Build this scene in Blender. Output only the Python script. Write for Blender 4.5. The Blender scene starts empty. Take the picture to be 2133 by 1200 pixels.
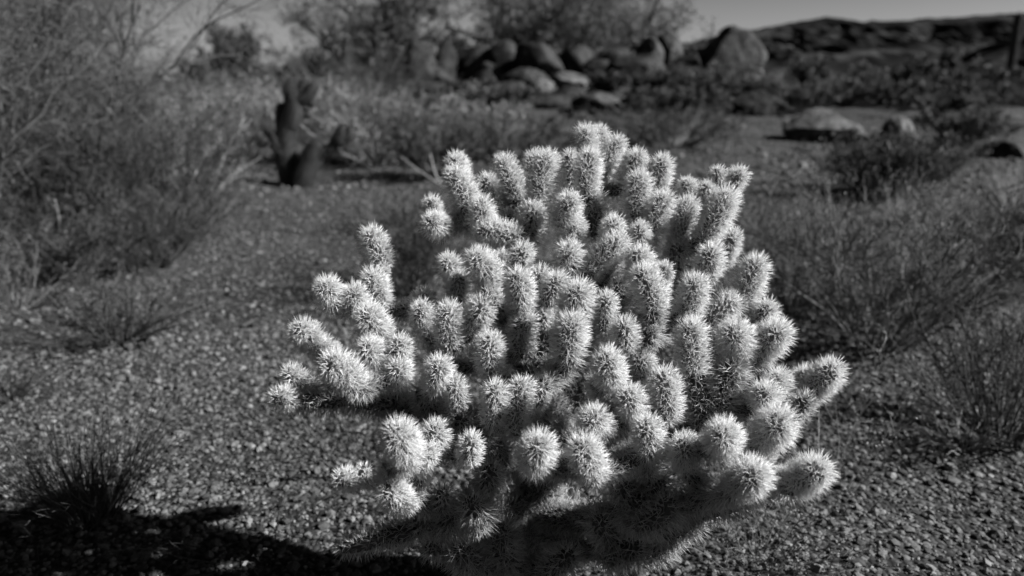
import bpy, math, random
import numpy as np
from mathutils import Vector, noise as mnoise

R = np.random.default_rng(7)
random.seed(7)
PI = math.pi
scene = bpy.context.scene
COL = scene.collection

# ------------------------------------------------------------------ camera model
CAMZ, PITCH, F = 1.30, math.radians(15.2), 1659.0
CX, CY = 1066.5, 600.0
FW = np.array([0, math.cos(PITCH), -math.sin(PITCH)])
UP = np.array([0, math.sin(PITCH), math.cos(PITCH)])
RT = np.array([1.0, 0, 0])
CAM = np.array([0, 0, CAMZ])


def P(px, py, d):
    return CAM + d * (FW + RT * (px - CX) / F + UP * (CY - py) / F)


def smooth(a, b, x):
    t = np.clip((x - a) / (b - a), 0, 1)
    return t * t * (3 - 2 * t)


def gz(x, y):
    """height of the ground"""
    x = np.asarray(x, float); y = np.asarray(y, float)
    r = np.hypot(x, y)
    z = 0.035 * np.sin(x * 1.3 + 0.4 * y) * np.sin(y * 0.9 - 0.5 * x + 1) * smooth(2.5, 6, r)
    z = z + 0.012 * np.sin(x * 4.1 + 1.7 * np.sin(y * 2.3)) * np.sin(y * 3.7 + 0.6)
    z = z + 0.60 * smooth(15, 25, y + 0.12 * x) * smooth(-30, -8, x) * (1 - 0.55 * smooth(9, 16, x))
    z = z + 0.35 * np.exp(-((x - 1.5) ** 2 / 30 + (y - 25) ** 2 / 18))
    z = z + 0.5 * smooth(28, 70, r)
    z = z - 2.0 * smooth(120, 400, r)
    return z


def G(px, py):
    """point of the ground seen at a picture position"""
    v = FW + RT * (px - CX) / F + UP * (CY - py) / F
    t = 0.8
    p = CAM + v * t
    for _ in range(4000):
        t *= 1.004
        q = CAM + v * t
        if q[2] < float(gz(q[0], q[1])) or t > 150:
            return np.array([q[0], q[1], float(gz(q[0], q[1]))])
    return q


def ground_at(px, d):
    """ground point under picture column px at axis depth d (near ground)"""
    x = d * (px - CX) / F
    y = d / math.cos(PITCH) - 0.0
    return np.array([x, y, float(gz(x, y))])


# ------------------------------------------------------------------ mesh collecting
class M:
    def __init__(s):
        s.v, s.f, s.t, s.m, s.n = [], [], [], [], 0

    def add(s, v, f, tone=0.5, mat=0):
        v = np.asarray(v, np.float32).reshape(-1, 3)
        f = np.asarray(f, np.int64)
        s.v.append(v)
        s.f.append(f + s.n)
        t = np.asarray(tone, np.float32)
        s.t.append(np.broadcast_to(t, (len(v),)).copy() if t.ndim == 0 else t.ravel())
        s.m.append(np.full(len(f), mat, np.int32))
        s.n += len(v)

    def mesh(s, name, mats, smooth_=False):
        me = bpy.data.meshes.new(name)
        v = np.concatenate(s.v)
        me.vertices.add(len(v))
        me.vertices.foreach_set('co', v.ravel())
        counts = np.concatenate([np.full(len(f), f.shape[1], np.int32) for f in s.f])
        loops = np.concatenate([f.ravel() for f in s.f]).astype(np.int32)
        me.loops.add(len(loops))
        me.loops.foreach_set('vertex_index', loops)
        me.polygons.add(len(counts))
        st = np.zeros(len(counts), np.int32)
        st[1:] = np.cumsum(counts)[:-1]
        me.polygons.foreach_set('loop_start', st)
        me.polygons.foreach_set('material_index', np.concatenate(s.m))
        a = me.attributes.new('tone', 'FLOAT', 'POINT')
        a.data.foreach_set('value', np.concatenate(s.t))
        me.polygons.foreach_set('use_smooth', np.full(len(counts), smooth_, bool))
        for m in (mats if isinstance(mats, (list, tuple)) else [mats]):
            me.materials.append(m)
        me.update(calc_edges=True)
        return me

    def build(s, name, mats, parent=None, smooth_=False, loc=None):
        if loc is None:
            loc = parent['base'] if parent is not None and 'base' in parent else (0, 0, 0)
        loc = np.asarray(loc, np.float32)
        s.v = [a - loc for a in s.v]
        o = bpy.data.objects.new(name, s.mesh(name, mats, smooth_))
        COL.objects.link(o)
        if parent is not None:
            o.parent = parent
        else:
            o.location = [float(c) for c in loc]
        return o


def tag(o, label=None, cat=None, group=None, kind=None):
    if label: o['label'] = label
    if cat: o['category'] = cat
    if group: o['group'] = group
    if kind: o['kind'] = kind
    return o


def thing(name, label, cat, loc, group=None):
    o = bpy.data.objects.new(name, None)
    o.empty_display_size = 0.1
    COL.objects.link(o)
    o.location = [float(c) for c in loc]
    o['base'] = [float(c) for c in loc]
    return tag(o, label, cat, group)


# ------------------------------------------------------------------ materials (the photograph is black and white: every colour is a grey)
def new_mat(name):
    m = bpy.data.materials.new(name)
    m.use_nodes = True
    nt = m.node_tree
    nt.nodes.clear()
    out = nt.nodes.new('ShaderNodeOutputMaterial')
    return m, nt, out


def tone_mat(name, lo, hi, rough=0.75, transl=0.0, nscale=0.0, namt=0.0, bump=0.0, spec=0.3):
    m, nt, out = new_mat(name)
    N, L = nt.nodes, nt.links
    at = N.new('ShaderNodeAttribute'); at.attribute_name = 'tone'
    mr = N.new('ShaderNodeMapRange')
    mr.inputs['To Min'].default_value = lo; mr.inputs['To Max'].default_value = hi
    L.new(at.outputs['Fac'], mr.inputs['Value'])
    col = mr.outputs['Result']
    bs = N.new('ShaderNodeBsdfPrincipled')
    bs.inputs['Roughness'].default_value = rough
    bs.inputs['Specular IOR Level'].default_value = spec
    if nscale:
        tc = N.new('ShaderNodeTexCoord')
        no = N.new('ShaderNodeTexNoise'); no.inputs['Scale'].default_value = nscale
        no.inputs['Detail'].default_value = 6
        L.new(tc.outputs['Object'], no.inputs['Vector'])
        m2 = N.new('ShaderNodeMapRange')
        m2.inputs['From Min'].default_value = 0.3; m2.inputs['From Max'].default_value = 0.7
        m2.inputs['To Min'].default_value = 1 - namt; m2.inputs['To Max'].default_value = 1 + namt
        L.new(no.outputs['Fac'], m2.inputs['Value'])
        mu = N.new('ShaderNodeMath'); mu.operation = 'MULTIPLY'
        L.new(col, mu.inputs[0]); L.new(m2.outputs['Result'], mu.inputs[1])
        col = mu.outputs[0]
        if bump:
            b = N.new('ShaderNodeBump'); b.inputs['Strength'].default_value = bump
            b.inputs['Distance'].default_value = 0.5 / nscale
            L.new(no.outputs['Fac'], b.inputs['Height']); L.new(b.outputs['Normal'], bs.inputs['Normal'])
    L.new(col, bs.inputs['Base Color'])
    sh = bs.outputs['BSDF']
    if transl:
        tr = N.new('ShaderNodeBsdfTranslucent'); L.new(col, tr.inputs['Color'])
        mx = N.new('ShaderNodeMixShader'); mx.inputs[0].default_value = transl
        L.new(sh, mx.inputs[1]); L.new(tr.outputs[0], mx.inputs[2])
        sh = mx.outputs[0]
    L.new(sh, out.inputs['Surface'])
    return m


MAT = {}
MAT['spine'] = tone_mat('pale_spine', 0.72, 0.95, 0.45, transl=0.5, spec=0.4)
MAT['shade_spine'] = tone_mat('shaded_spine', 0.25, 0.75, 0.6, transl=0.3)  # darker spine copy: shade on the lower stems put into the colour
MAT['stem_spine'] = tone_mat('shaded_pale_spine', 0.35, 0.8, 0.6, transl=0.4)  # pale spines dimmed in colour to stand in for shade below the joints
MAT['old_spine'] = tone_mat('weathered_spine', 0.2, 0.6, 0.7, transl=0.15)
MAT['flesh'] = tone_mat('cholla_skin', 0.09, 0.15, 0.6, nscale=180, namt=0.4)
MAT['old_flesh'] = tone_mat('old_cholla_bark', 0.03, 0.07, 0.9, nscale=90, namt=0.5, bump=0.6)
MAT['bark'] = tone_mat('bark', 0.03, 0.09, 0.9, nscale=30, namt=0.3)
MAT['bark_dark'] = tone_mat('dark_bark', 0.02, 0.06, 0.9)
MAT['twig_pale'] = tone_mat('pale_dry_twig', .06, .42, 0.8, transl=0.1)
MAT['twig_mid'] = tone_mat('twig', .025, .16, 0.8, transl=0.1)
MAT['twig_dark'] = tone_mat('dark_twig', 0.015, 0.06, 0.85)
MAT['leaf_pale'] = tone_mat('pale_leaf', 0.03, 0.34, 0.6, transl=0.3)
MAT['leaf_mid'] = tone_mat('leaf', .015, .12, 0.6, transl=0.3)
MAT['leaf_grey'] = tone_mat('grey_leaf', .025, .2, .6, transl=.3)
MAT['leaf_dark'] = tone_mat('dark_leaf', 0.012, 0.08, 0.6, transl=0.2)
MAT['stone'] = tone_mat('gravel_stone', 0.005, 0.22, 0.8, nscale=160, namt=0.35)
MAT['cactus_dark'] = tone_mat('dark_cactus_skin', 0.015, 0.04, 0.8, nscale=40, namt=0.4)
MAT['barrel'] = tone_mat('barrel_cactus_rib', 0.03, 0.30, 0.7, nscale=60, namt=0.3)


def rock_mat(name, lo, hi):
    m, nt, out = new_mat(name)
    N, L = nt.nodes, nt.links
    tc = N.new('ShaderNodeTexCoord')
    n1 = N.new('ShaderNodeTexNoise'); n1.inputs['Scale'].default_value = 1.3; n1.inputs['Detail'].default_value = 8
    n1.inputs['Roughness'].default_value = 0.65
    n2 = N.new('ShaderNodeTexNoise'); n2.inputs['Scale'].default_value = 14; n2.inputs['Detail'].default_value = 6
    mp = N.new('ShaderNodeMapping'); mp.inputs['Scale'].default_value = (2.2, 2.2, 0.5)
    n3 = N.new('ShaderNodeTexNoise'); n3.inputs['Scale'].default_value = 2.0; n3.inputs['Detail'].default_value = 5
    L.new(tc.outputs['Object'], n1.inputs['Vector']); L.new(tc.outputs['Object'], n2.inputs['Vector'])
    L.new(tc.outputs['Object'], mp.inputs['Vector']); L.new(mp.outputs['Vector'], n3.inputs['Vector'])
    r1 = N.new('ShaderNodeValToRGB')
    r1.color_ramp.elements[0].position = 0.36; r1.color_ramp.elements[0].color = (lo, lo, lo, 1)
    r1.color_ramp.elements[1].position = 0.62; r1.color_ramp.elements[1].color = (hi, hi, hi, 1)
    L.new(n1.outputs['Fac'], r1.inputs['Fac'])
    r3 = N.new('ShaderNodeValToRGB')
    r3.color_ramp.elements[0].position = 0.40; r3.color_ramp.elements[0].color = (0.35, 0.35, 0.35, 1)
    r3.color_ramp.elements[1].position = 0.58; r3.color_ramp.elements[1].color = (1, 1, 1, 1)
    L.new(n3.outputs['Fac'], r3.inputs['Fac'])
    mx = N.new('ShaderNodeMix'); mx.data_type = 'RGBA'; mx.blend_type = 'MULTIPLY'; mx.inputs[0].default_value = 0.8
    L.new(r1.outputs['Color'], mx.inputs[6]); L.new(r3.outputs['Color'], mx.inputs[7])
    r2 = N.new('ShaderNodeValToRGB')
    r2.color_ramp.elements[0].position = 0.35; r2.color_ramp.elements[0].color = (0.7, 0.7, 0.7, 1)
    r2.color_ramp.elements[1].position = 0.65; r2.color_ramp.elements[1].color = (1.25, 1.25, 1.25, 1)
    L.new(n2.outputs['Fac'], r2.inputs['Fac'])
    m2 = N.new('ShaderNodeMix'); m2.data_type = 'RGBA'; m2.blend_type = 'MULTIPLY'; m2.inputs[0].default_value = 1
    L.new(mx.outputs[2], m2.inputs[6]); L.new(r2.outputs['Color'], m2.inputs[7])
    bs = N.new('ShaderNodeBsdfPrincipled'); bs.inputs['Roughness'].default_value = 0.85
    bs.inputs['Specular IOR Level'].default_value = 0.2
    L.new(m2.outputs[2], bs.inputs['Base Color'])
    ad = N.new('ShaderNodeMath'); ad.operation = 'MULTIPLY_ADD'; ad.inputs[1].default_value = 0.25
    L.new(n2.outputs['Fac'], ad.inputs[0]); L.new(n1.outputs['Fac'], ad.inputs[2])
    b = N.new('ShaderNodeBump'); b.inputs['Strength'].default_value = 0.7; b.inputs['Distance'].default_value = 0.15
    L.new(ad.outputs[0], b.inputs['Height']); L.new(b.outputs['Normal'], bs.inputs['Normal'])
    L.new(bs.outputs['BSDF'], out.inputs['Surface'])
    return m


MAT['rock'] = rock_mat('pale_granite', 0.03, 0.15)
MAT['mid_rock'] = rock_mat('grey_granite', 0.012, 0.075)  # darker granite copy, paints shade onto the front of the tall boulder
MAT['dark_rock'] = rock_mat('varnished_shaded_granite', 0.005, 0.04)  # desert varnish, plus the shade of the pile painted into the colour


def ground_mat():
    m, nt, out = new_mat('gravel_soil')
    N, L = nt.nodes, nt.links
    tc = N.new('ShaderNodeTexCoord')
    vo = N.new('ShaderNodeTexVoronoi'); vo.inputs['Scale'].default_value = 55
    n1 = N.new('ShaderNodeTexNoise'); n1.inputs['Scale'].default_value = 1.1; n1.inputs['Detail'].default_value = 7
    n2 = N.new('ShaderNodeTexNoise'); n2.inputs['Scale'].default_value = 24; n2.inputs['Detail'].default_value = 8
    for n in (vo, n1, n2):
        L.new(tc.outputs['Object'], n.inputs['Vector'])
    bw = N.new('ShaderNodeSeparateColor'); L.new(vo.outputs['Color'], bw.inputs[0])
    cr = N.new('ShaderNodeValToRGB')
    e = cr.color_ramp.elements
    e[0].position = 0.0; e[0].color = (0.010,) * 3 + (1,)
    e[1].position = 1.0; e[1].color = (0.11,) * 3 + (1,)
    k = e.new(0.55); k.color = (0.032,) * 3 + (1,)
    L.new(bw.outputs[0], cr.inputs['Fac'])
    m1 = N.new('ShaderNodeMapRange'); m1.inputs['From Min'].default_value = 0.3; m1.inputs['From Max'].default_value = 0.7
    m1.inputs['To Min'].default_value = 0.6; m1.inputs['To Max'].default_value = 1.3
    L.new(n1.outputs['Fac'], m1.inputs['Value'])
    m2 = N.new('ShaderNodeMapRange'); m2.inputs['From Min'].default_value = 0.3; m2.inputs['From Max'].default_value = 0.7
    m2.inputs['To Min'].default_value = 0.5; m2.inputs['To Max'].default_value = 1.5
    L.new(n2.outputs['Fac'], m2.inputs['Value'])
    mu = N.new('ShaderNodeMath'); mu.operation = 'MULTIPLY'
    L.new(m1.outputs['Result'], mu.inputs[0]); L.new(m2.outputs['Result'], mu.inputs[1])
    vm = N.new('ShaderNodeVectorMath'); vm.operation = 'SCALE'
    L.new(cr.outputs['Color'], vm.inputs[0]); L.new(mu.outputs[0], vm.inputs['Scale'])
    bs = N.new('ShaderNodeBsdfPrincipled'); bs.inputs['Roughness'].default_value = 0.9
    bs.inputs['Specular IOR Level'].default_value = 0.15
    L.new(vm.outputs[0], bs.inputs['Base Color'])
    iv = N.new('ShaderNodeMath'); iv.operation = 'SUBTRACT'; iv.inputs[0].default_value = 1
    L.new(vo.outputs['Distance'], iv.inputs[1])
    ad = N.new('ShaderNodeMath'); ad.operation = 'ADD'
    L.new(iv.outputs[0], ad.inputs[0]); L.new(n2.outputs['Fac'], ad.inputs[1])
    b = N.new('ShaderNodeBump'); b.inputs['Strength'].default_value = 0.9; b.inputs['Distance'].default_value = 0.012
    L.new(ad.outputs[0], b.inputs['Height']); L.new(b.outputs['Normal'], bs.inputs['Normal'])
    L.new(bs.outputs['BSDF'], out.inputs['Surface'])
    return m


def hill_mat():
    m, nt, out = new_mat('rocky_hillside')
    N, L = nt.nodes, nt.links
    tc = N.new('ShaderNodeTexCoord')
    mp = N.new('ShaderNodeMapping'); mp.inputs['Scale'].default_value = (0.035, 0.035, 0.10)
    L.new(tc.outputs['Object'], mp.inputs['Vector'])
    n1 = N.new('ShaderNodeTexNoise'); n1.inputs['Scale'].default_value = 1.0; n1.inputs['Detail'].default_value = 7
    n1.inputs['Roughness'].default_value = 0.6
    L.new(mp.outputs['Vector'], n1.inputs['Vector'])
    cr = N.new('ShaderNodeValToRGB')
    e = cr.color_ramp.elements
    e[0].position = 0.48; e[0].color = (0.013,) * 3 + (1,)
    e[1].position = 0.68; e[1].color = (0.055,) * 3 + (1,)
    L.new(n1.outputs['Fac'], cr.inputs['Fac'])
    bs = N.new('ShaderNodeBsdfPrincipled'); bs.inputs['Roughness'].default_value = 0.95
    bs.inputs['Specular IOR Level'].default_value = 0.0
    L.new(cr.outputs['Color'], bs.inputs['Base Color'])
    L.new(bs.outputs['BSDF'], out.inputs['Surface'])
    return m


# ------------------------------------------------------------------ vector helpers
def nrm(a):
    return a / np.maximum(np.linalg.norm(a, axis=-1, keepdims=True), 1e-9)


def rand_dir(n):
    return nrm(R.normal(size=(n, 3)))


def grow(start, dirs, length, k=5, wob=0.2, trop=0.0, curl=0.0):
    """n polylines of k points; wob bends them, trop pulls them up (or down)"""
    n = len(start)
    L = np.broadcast_to(np.asarray(length, float), (n,))[:, None] / (k - 1)
    p = np.asarray(start, float).copy(); d = nrm(np.asarray(dirs, float))
    bend = R.normal(size=(n, 3)) * curl
    out = [p]
    for _ in range(k - 1):
        d = nrm(d + R.normal(size=(n, 3)) * wob + bend + np.array([0, 0, trop]))
        p = p + d * L
        out.append(p)
    return np.stack(out, 1)


def sprout(paths, m, t0, t1, spread, up=0.0):
    """m children per path: start points and directions"""
    n, k, _ = paths.shape
    idx = np.repeat(np.arange(n), m)
    t = R.uniform(t0, t1, n * m) * (k - 1)
    i = np.clip(t.astype(int), 0, k - 2)
    fr = (t - i)[:, None]
    a, b = paths[idx, i], paths[idx, i + 1]
    s = a * (1 - fr) + b * fr
    d = nrm(nrm(b - a) + rand_dir(n * m) * spread + np.array([0, 0, up]))
    return s, d, idx


def tubes(mb, paths, r0, r1, sides=3, mat=0, tone=None):
    n, k, _ = paths.shape
    r0 = np.broadcast_to(np.asarray(r0, float), (n,)); r1 = np.broadcast_to(np.asarray(r1, float), (n,))
    tan = np.empty_like(paths)
    tan[:, 1:-1] = paths[:, 2:] - paths[:, :-2]
    tan[:, 0] = paths[:, 1] - paths[:, 0]; tan[:, -1] = paths[:, -1] - paths[:, -2]
    tan = nrm(tan)
    ref = np.where(np.abs(tan[..., 2:3]) > 0.9, np.array([1.0, 0, 0]), np.array([0, 0, 1.0]))
    u = nrm(np.cross(tan, ref)); w = np.cross(tan, u)
    a = np.arange(sides) * 2 * PI / sides
    tt = np.linspace(0, 1, k)
    rad = (r0[:, None] * (1 - tt) + r1[:, None] * tt)[:, :, None, None]
    v = paths[:, :, None, :] + rad * (u[:, :, None, :] * np.cos(a)[None, None, :, None] + w[:, :, None, :] * np.sin(a)[None, None, :, None])
    base = (np.arange(n) * k * sides)[:, None, None]
    ii = (np.arange(k - 1) * sides)[None, :, None]
    j = np.arange(sides)[None, None, :]; j2 = (j + 1) % sides
    f = np.stack([base + ii + j, base + ii + j2, base + ii + sides + j2, base + ii + sides + j], -1).reshape(-1, 4)
    if tone is None:
        tone = R.uniform(0, 1, n)
    tone = np.repeat(np.broadcast_to(tone, (n,)), k * sides)
    mb.add(v.reshape(-1, 3), f, tone, mat)


def leaves(mb, pts, size, mat=0, aspect=0.55, dirs=None, tone=None):
    n = len(pts)
    d = rand_dir(n) if dirs is None else nrm(dirs + 0.7 * rand_dir(n))
    w = nrm(np.cross(d, rand_dir(n)))
    nn = np.cross(d, w)
    L = size * R.uniform(0.6, 1.35, n)[:, None]
    v = np.stack([pts, pts + d * L * .5 + w * L * aspect * .5, pts + d * L + nn * L * .15, pts + d * L * .5 - w * L * aspect * .5], 1)
    f = np.arange(n * 4).reshape(n, 4)
    if tone is None:
        tone = R.uniform(0, 1, n)
    mb.add(v.reshape(-1, 3), f, np.repeat(tone, 4), mat)


def along(paths, m, t0=0.2, t1=1.0):
    return sprout(paths, m, t0, t1, 1.2)


# ------------------------------------------------------------------ SETTING
def grid_faces(a, b):
    i, j = np.meshgrid(np.arange(a - 1), np.arange(b - 1), indexing='ij')
    q = i * b + j
    return np.stack([q, q + b, q + b + 1, q + 1], -1).reshape(-1, 4)


rr = np.concatenate([np.linspace(0.02, 1.0, 12), np.geomspace(1.05, 2500, 300)])
an = np.linspace(-PI, PI, 361)
X = rr[:, None] * np.sin(an)[None]; Y = rr[:, None] * np.cos(an)[None]
gm = M(); gm.add(np.stack([X, Y, gz(X, Y)], -1).reshape(-1, 3), grid_faces(len(rr), len(an)))
tag(gm.build('ground', ground_mat(), smooth_=True), kind='structure')

# mesa ridge beyond the desert floor
prof = np.array([[200, 170], [700, 160], [1100, 150], [1350, 118], [1480, 84], [1560, 71], [1620, 58], [1690, 47], [1730, 52], [1765, 57], [1850, 54],
                 [1900, 49], [1960, 47], [2030, 40], [2080, 39], [2110, 45], [2140, 50], [2300, 62], [2500, 95], [2900, 150]], float)
HD = 520.0
nx, ny = 340, 60
hx = np.linspace((prof[0, 0] - CX) / F * HD, (prof[-1, 0] - CX) / F * HD, nx)
elev = -5 + np.interp(hx / HD * F + CX, prof[:, 0], prof[:, 1])
ridge = CAMZ + HD * np.tan(np.arctan((CY - elev) / F) - PITCH)
tv = np.linspace(0, 1, ny)
hv = np.zeros((nx, ny, 3))
for i in range(nx):
    for j in range(ny):
        t = tv[j]
        x = hx[i]; y = 330 + 400 * t
        up = min(t / 0.475, 1.0)
        dn = max(0, (t - 0.475) / 0.525)
        g = up ** 0.75 - 0.65 * dn * dn
        h = -3 + (ridge[i] + 3) * g
        nz = mnoise.fractal(Vector((x * 0.03, y * 0.02, 3.1)), 0.8, 2.0, 6)
        h += -abs(nz) * 17.0 * (1 - min(1, abs(t - 0.475) * 12) * 0 if False else min(1, abs(t - 0.475) / 0.12)) * min(1, up * 1.2)
        rb = mnoise.fractal(Vector((x * 0.10, 9.0, 1.0)), 1.0, 2.0, 3)
        h += rb * 1.1 + 2.0
        hv[i, j] = (x, y, h)
hm = M(); hm.add(hv.reshape(-1, 3), grid_faces(nx, ny)[:, ::-1])
tag(hm.build('hills', hill_mat()), kind='structure')

# a nearer dark rocky knoll that comes in at the right edge
ky = 95.0
kx = np.linspace(40, 120, 80); kyy = np.linspace(70, 130, 50)
KX, KY = np.meshgrid(kx, kyy, indexing='ij')
kh = 9.0 * np.exp(-(((KX - 72) / 17) ** 2 + ((KY - 100) / 16) ** 2)) - 1.2
for i in range(80):
    for j in range(50):
        kh[i, j] += 1.1 * mnoise.fractal(Vector((KX[i, j] * .16, KY[i, j] * .16, 0)), 1.0, 2.0, 5) * min(1, (kh[i, j] + 1.2) / 2)
km = M(); km.add(np.stack([KX, KY, kh], -1).reshape(-1, 3), grid_faces(80, 50)[:, ::-1])
tag(km.build('hillside', bpy.data.materials['rocky_hillside']), kind='structure')

# loose stones: nobody could count them
def ico():
    import bmesh
    bm = bmesh.new(); bmesh.ops.create_icosphere(bm, subdivisions=1, radius=1)
    v = np.array([x.co[:] for x in bm.verts]); f = np.array([[y.index for y in x.verts] for x in bm.faces]); bm.free()
    return v, f


IV, IF = ico()


def stones(mb, x, y, size, sink=0.25, tone=None, flat=(0.45, 0.9)):
    n = len(x)
    s = size[:, None] * np.stack([R.uniform(0.7, 1.3, n), R.uniform(0.7, 1.3, n), R.uniform(flat[0], flat[1], n)], 1)
    v = IV[None] * (1 + R.uniform(-0.28, 0.28, (n, len(IV), 1))) * s[:, None, :]
    a = R.uniform(0, 2 * PI, n); c, si = np.cos(a)[:, None], np.sin(a)[:, None]
    tl = R.normal(0, 0.35, n)[:, None]
    x1 = v[..., 0] * np.cos(tl) - v[..., 2] * np.sin(tl); z1 = v[..., 0] * np.sin(tl) + v[..., 2] * np.cos(tl)
    vx = x1 * c - v[..., 1] * si; vy = x1 * si + v[..., 1] * c
    z = gz(x, y)[:, None] + z1 + s[:, 2:3] * (1 - 2 * sink) * 0.6
    vv = np.stack([vx + x[:, None], vy + y[:, None], z], -1)
    f = (IF[None] + (np.arange(n) * len(IV))[:, None, None]).reshape(-1, 3)
    if tone is None:
        tone = R.beta(1.6, 3.2, n)
    mb.add(vv.reshape(-1, 3), f, np.repeat(tone, len(IV)))


def wedge(n, r0, r1, half, pw=1.0):
    """points spread in front of the camera between two distances"""
    u = R.uniform(0, 1, n)
    r = (r0 ** (2 * pw) + u * (r1 ** (2 * pw) - r0 ** (2 * pw))) ** (1 / (2 * pw))
    a = R.uniform(-half, half, n)
    return r * np.sin(a), r * np.cos(a)


sm = M()
x, y = wedge(40000, 1.2, 4.2, 0.86, 0.75)
stones(sm, x, y, np.clip(R.lognormal(math.log(0.0068), 0.40, len(x)), 0.003, 0.02))
x, y = wedge(26000, 4.0, 9.5, 0.72, 0.75)
stones(sm, x, y, np.clip(R.lognormal(math.log(0.0085), 0.4, len(x)), 0.004, 0.03))
x, y = wedge(9000, 9.3, 19, 0.66, 0.8)
stones(sm, x, y, np.clip(R.lognormal(math.log(0.020), 0.45, len(x)), 0.01, 0.07))
tag(sm.build('gravel', MAT['stone']), 'loose pale and dark gravel lying over the desert floor', 'gravel', kind='stuff')

# ------------------------------------------------------------------ THE CHOLLA
# picture place of the cap, picture place of the base, radius with spines, [depth]
J = """1219 282 1225 330 28|1248 280 1245 330 24|1284 302 1232 400 25|1228 332 1222 405 30|1187 330 1190 390 22|1325 332 1312 390 28
1378 344 1372 400 28|1330 380 1322 440 32|949 340 952 372 28|947 370 975 430 31|1050 342 1080 415 28|1014 380 1032 425 25|1112 334 1106 400 27
1138 336 1122 425 30|899 427 910 455 24|902 464 925 472 30|1002 432 1018 490 30|960 458 1040 488 28|1010 480 1080 497 29|1108 440 1095 490 30
1185 424 1165 470 32|1190 462 1190 512 30|1277 470 1268 505 29|1283 508 1228 572 32|1184 527 1192 575 33|1332 480 1336 515 25|1380 420 1358 482 30
1432 430 1412 508 28|1430 385 1436 420 22|1494 361 1500 392 20|1538 366 1512 405 25|1511 415 1462 502 33|1470 392 1480 435 20|1523 497 1508 545 27
933 549 952 582 28|994 542 1022 582 33|1087 528 1062 570 30|1042 538 1052 562 23|955 584 963 632 27|1078 585 1086 632 34|1124 577 1120 622 29
1158 590 1134 640 32|1203 614 1192 670 40|1190 680 1188 745 40|1263 627 1256 680 27|1331 535 1332 565 30|1340 577 1362 650 35|1382 564 1376 600 24
1480 532 1472 582 33|1446 597 1424 660 35|1572 557 1546 630 34|1596 647 1588 690 30|1018 610 1042 652 28|1520 632 1470 682 28
774 495 795 555 31|776 584 786 640 32|797 560 793 625 18|680 603 705 628 34|738 615 757 652 32|768 662 792 702 38|628 689 652 722 32
671 722 692 752 31|695 760 737 812 40|608 781 645 805 29|583 829 625 838 29|768 728 792 752 33|832 720 836 760 30|829 770 832 805 33
881 622 890 650 27|878 647 886 682 28|934 653 936 720 33|1003 642 986 692 33|1091 674 1085 732 32|1018 717 1026 782 34|914 766 905 812 34
895 690 922 760 28|1133 660 1136 702 22|945 800 947 852 27|1030 817 1022 882 32|1086 810 1074 900 33|1127 806 1108 852 27|830 907 852 952 43
906 902 914 937 35|890 944 878 982 30|980 922 976 952 29|1122 932 1114 972 43|713 999 752 1004 28|757 981 772 1003 21|810 972 820 1012 30
812 1020 842 1052 35|1265 753 1276 792 37|1336 750 1336 792 31|1247 803 1262 832 34|1311 830 1322 862 36|1382 792 1391 862 36|1234 874 1246 892 36
1347 892 1346 952 36|1214 936 1232 1000 40|1425 930 1430 972 35|1505 907 1500 932 42|1618 882 1585 917 46|1591 822 1600 852 36|1618 794 1626 832 34
1676 786 1672 822 30|1728 776 1688 822 36|1440 692 1446 780 38|1530 697 1531 745 41|1616 697 1578 742 40|1300 682 1306 722 30|1568 992 1528 1022 46
1632 992 1618 1022 28|1699 982 1650 1015 42"""
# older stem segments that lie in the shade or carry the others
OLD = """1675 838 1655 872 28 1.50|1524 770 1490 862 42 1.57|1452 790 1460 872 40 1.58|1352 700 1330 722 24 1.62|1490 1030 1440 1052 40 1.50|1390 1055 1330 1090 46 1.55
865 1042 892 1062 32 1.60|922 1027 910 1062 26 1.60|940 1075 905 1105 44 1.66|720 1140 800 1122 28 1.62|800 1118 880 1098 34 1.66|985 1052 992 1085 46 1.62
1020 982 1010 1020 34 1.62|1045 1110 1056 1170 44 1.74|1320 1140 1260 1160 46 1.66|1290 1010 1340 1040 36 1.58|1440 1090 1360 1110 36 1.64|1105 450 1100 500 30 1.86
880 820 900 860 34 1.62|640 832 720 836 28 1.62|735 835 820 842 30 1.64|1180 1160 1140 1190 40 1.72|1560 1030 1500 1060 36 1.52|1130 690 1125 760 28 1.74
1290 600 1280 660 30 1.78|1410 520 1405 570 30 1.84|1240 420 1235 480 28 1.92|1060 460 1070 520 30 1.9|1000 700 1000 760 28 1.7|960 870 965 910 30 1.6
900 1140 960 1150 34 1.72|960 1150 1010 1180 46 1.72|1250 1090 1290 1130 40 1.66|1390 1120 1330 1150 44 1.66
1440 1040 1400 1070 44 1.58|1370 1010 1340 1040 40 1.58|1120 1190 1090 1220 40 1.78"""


def parse(s):
    return [[float(c) for c in q.split()] for q in s.replace('\n', '|').split('|')]


def model_depth(px, py):
    d = 1.36 + (950 - py) * 0.00088 + 0.00022 * max(0, abs(px - 1230) - 150)
    if py > 960:
        d += (py - 960) * 0.0009
    return d


def bez(pts, k):
    """smooth polyline through a few points"""
    p = np.asarray(pts, float)
    s = np.r_[0, np.cumsum(np.linalg.norm(np.diff(p, axis=0), axis=1))]
    t = np.linspace(0, s[-1], k)
    q = np.stack([np.interp(t, s, p[:, c]) for c in range(3)], 1)
    for _ in range(max(1, k // 6)):
        q[1:-1] = 0.25 * q[:-2] + 0.5 * q[1:-1] + 0.25 * q[2:]
    return q


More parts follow.
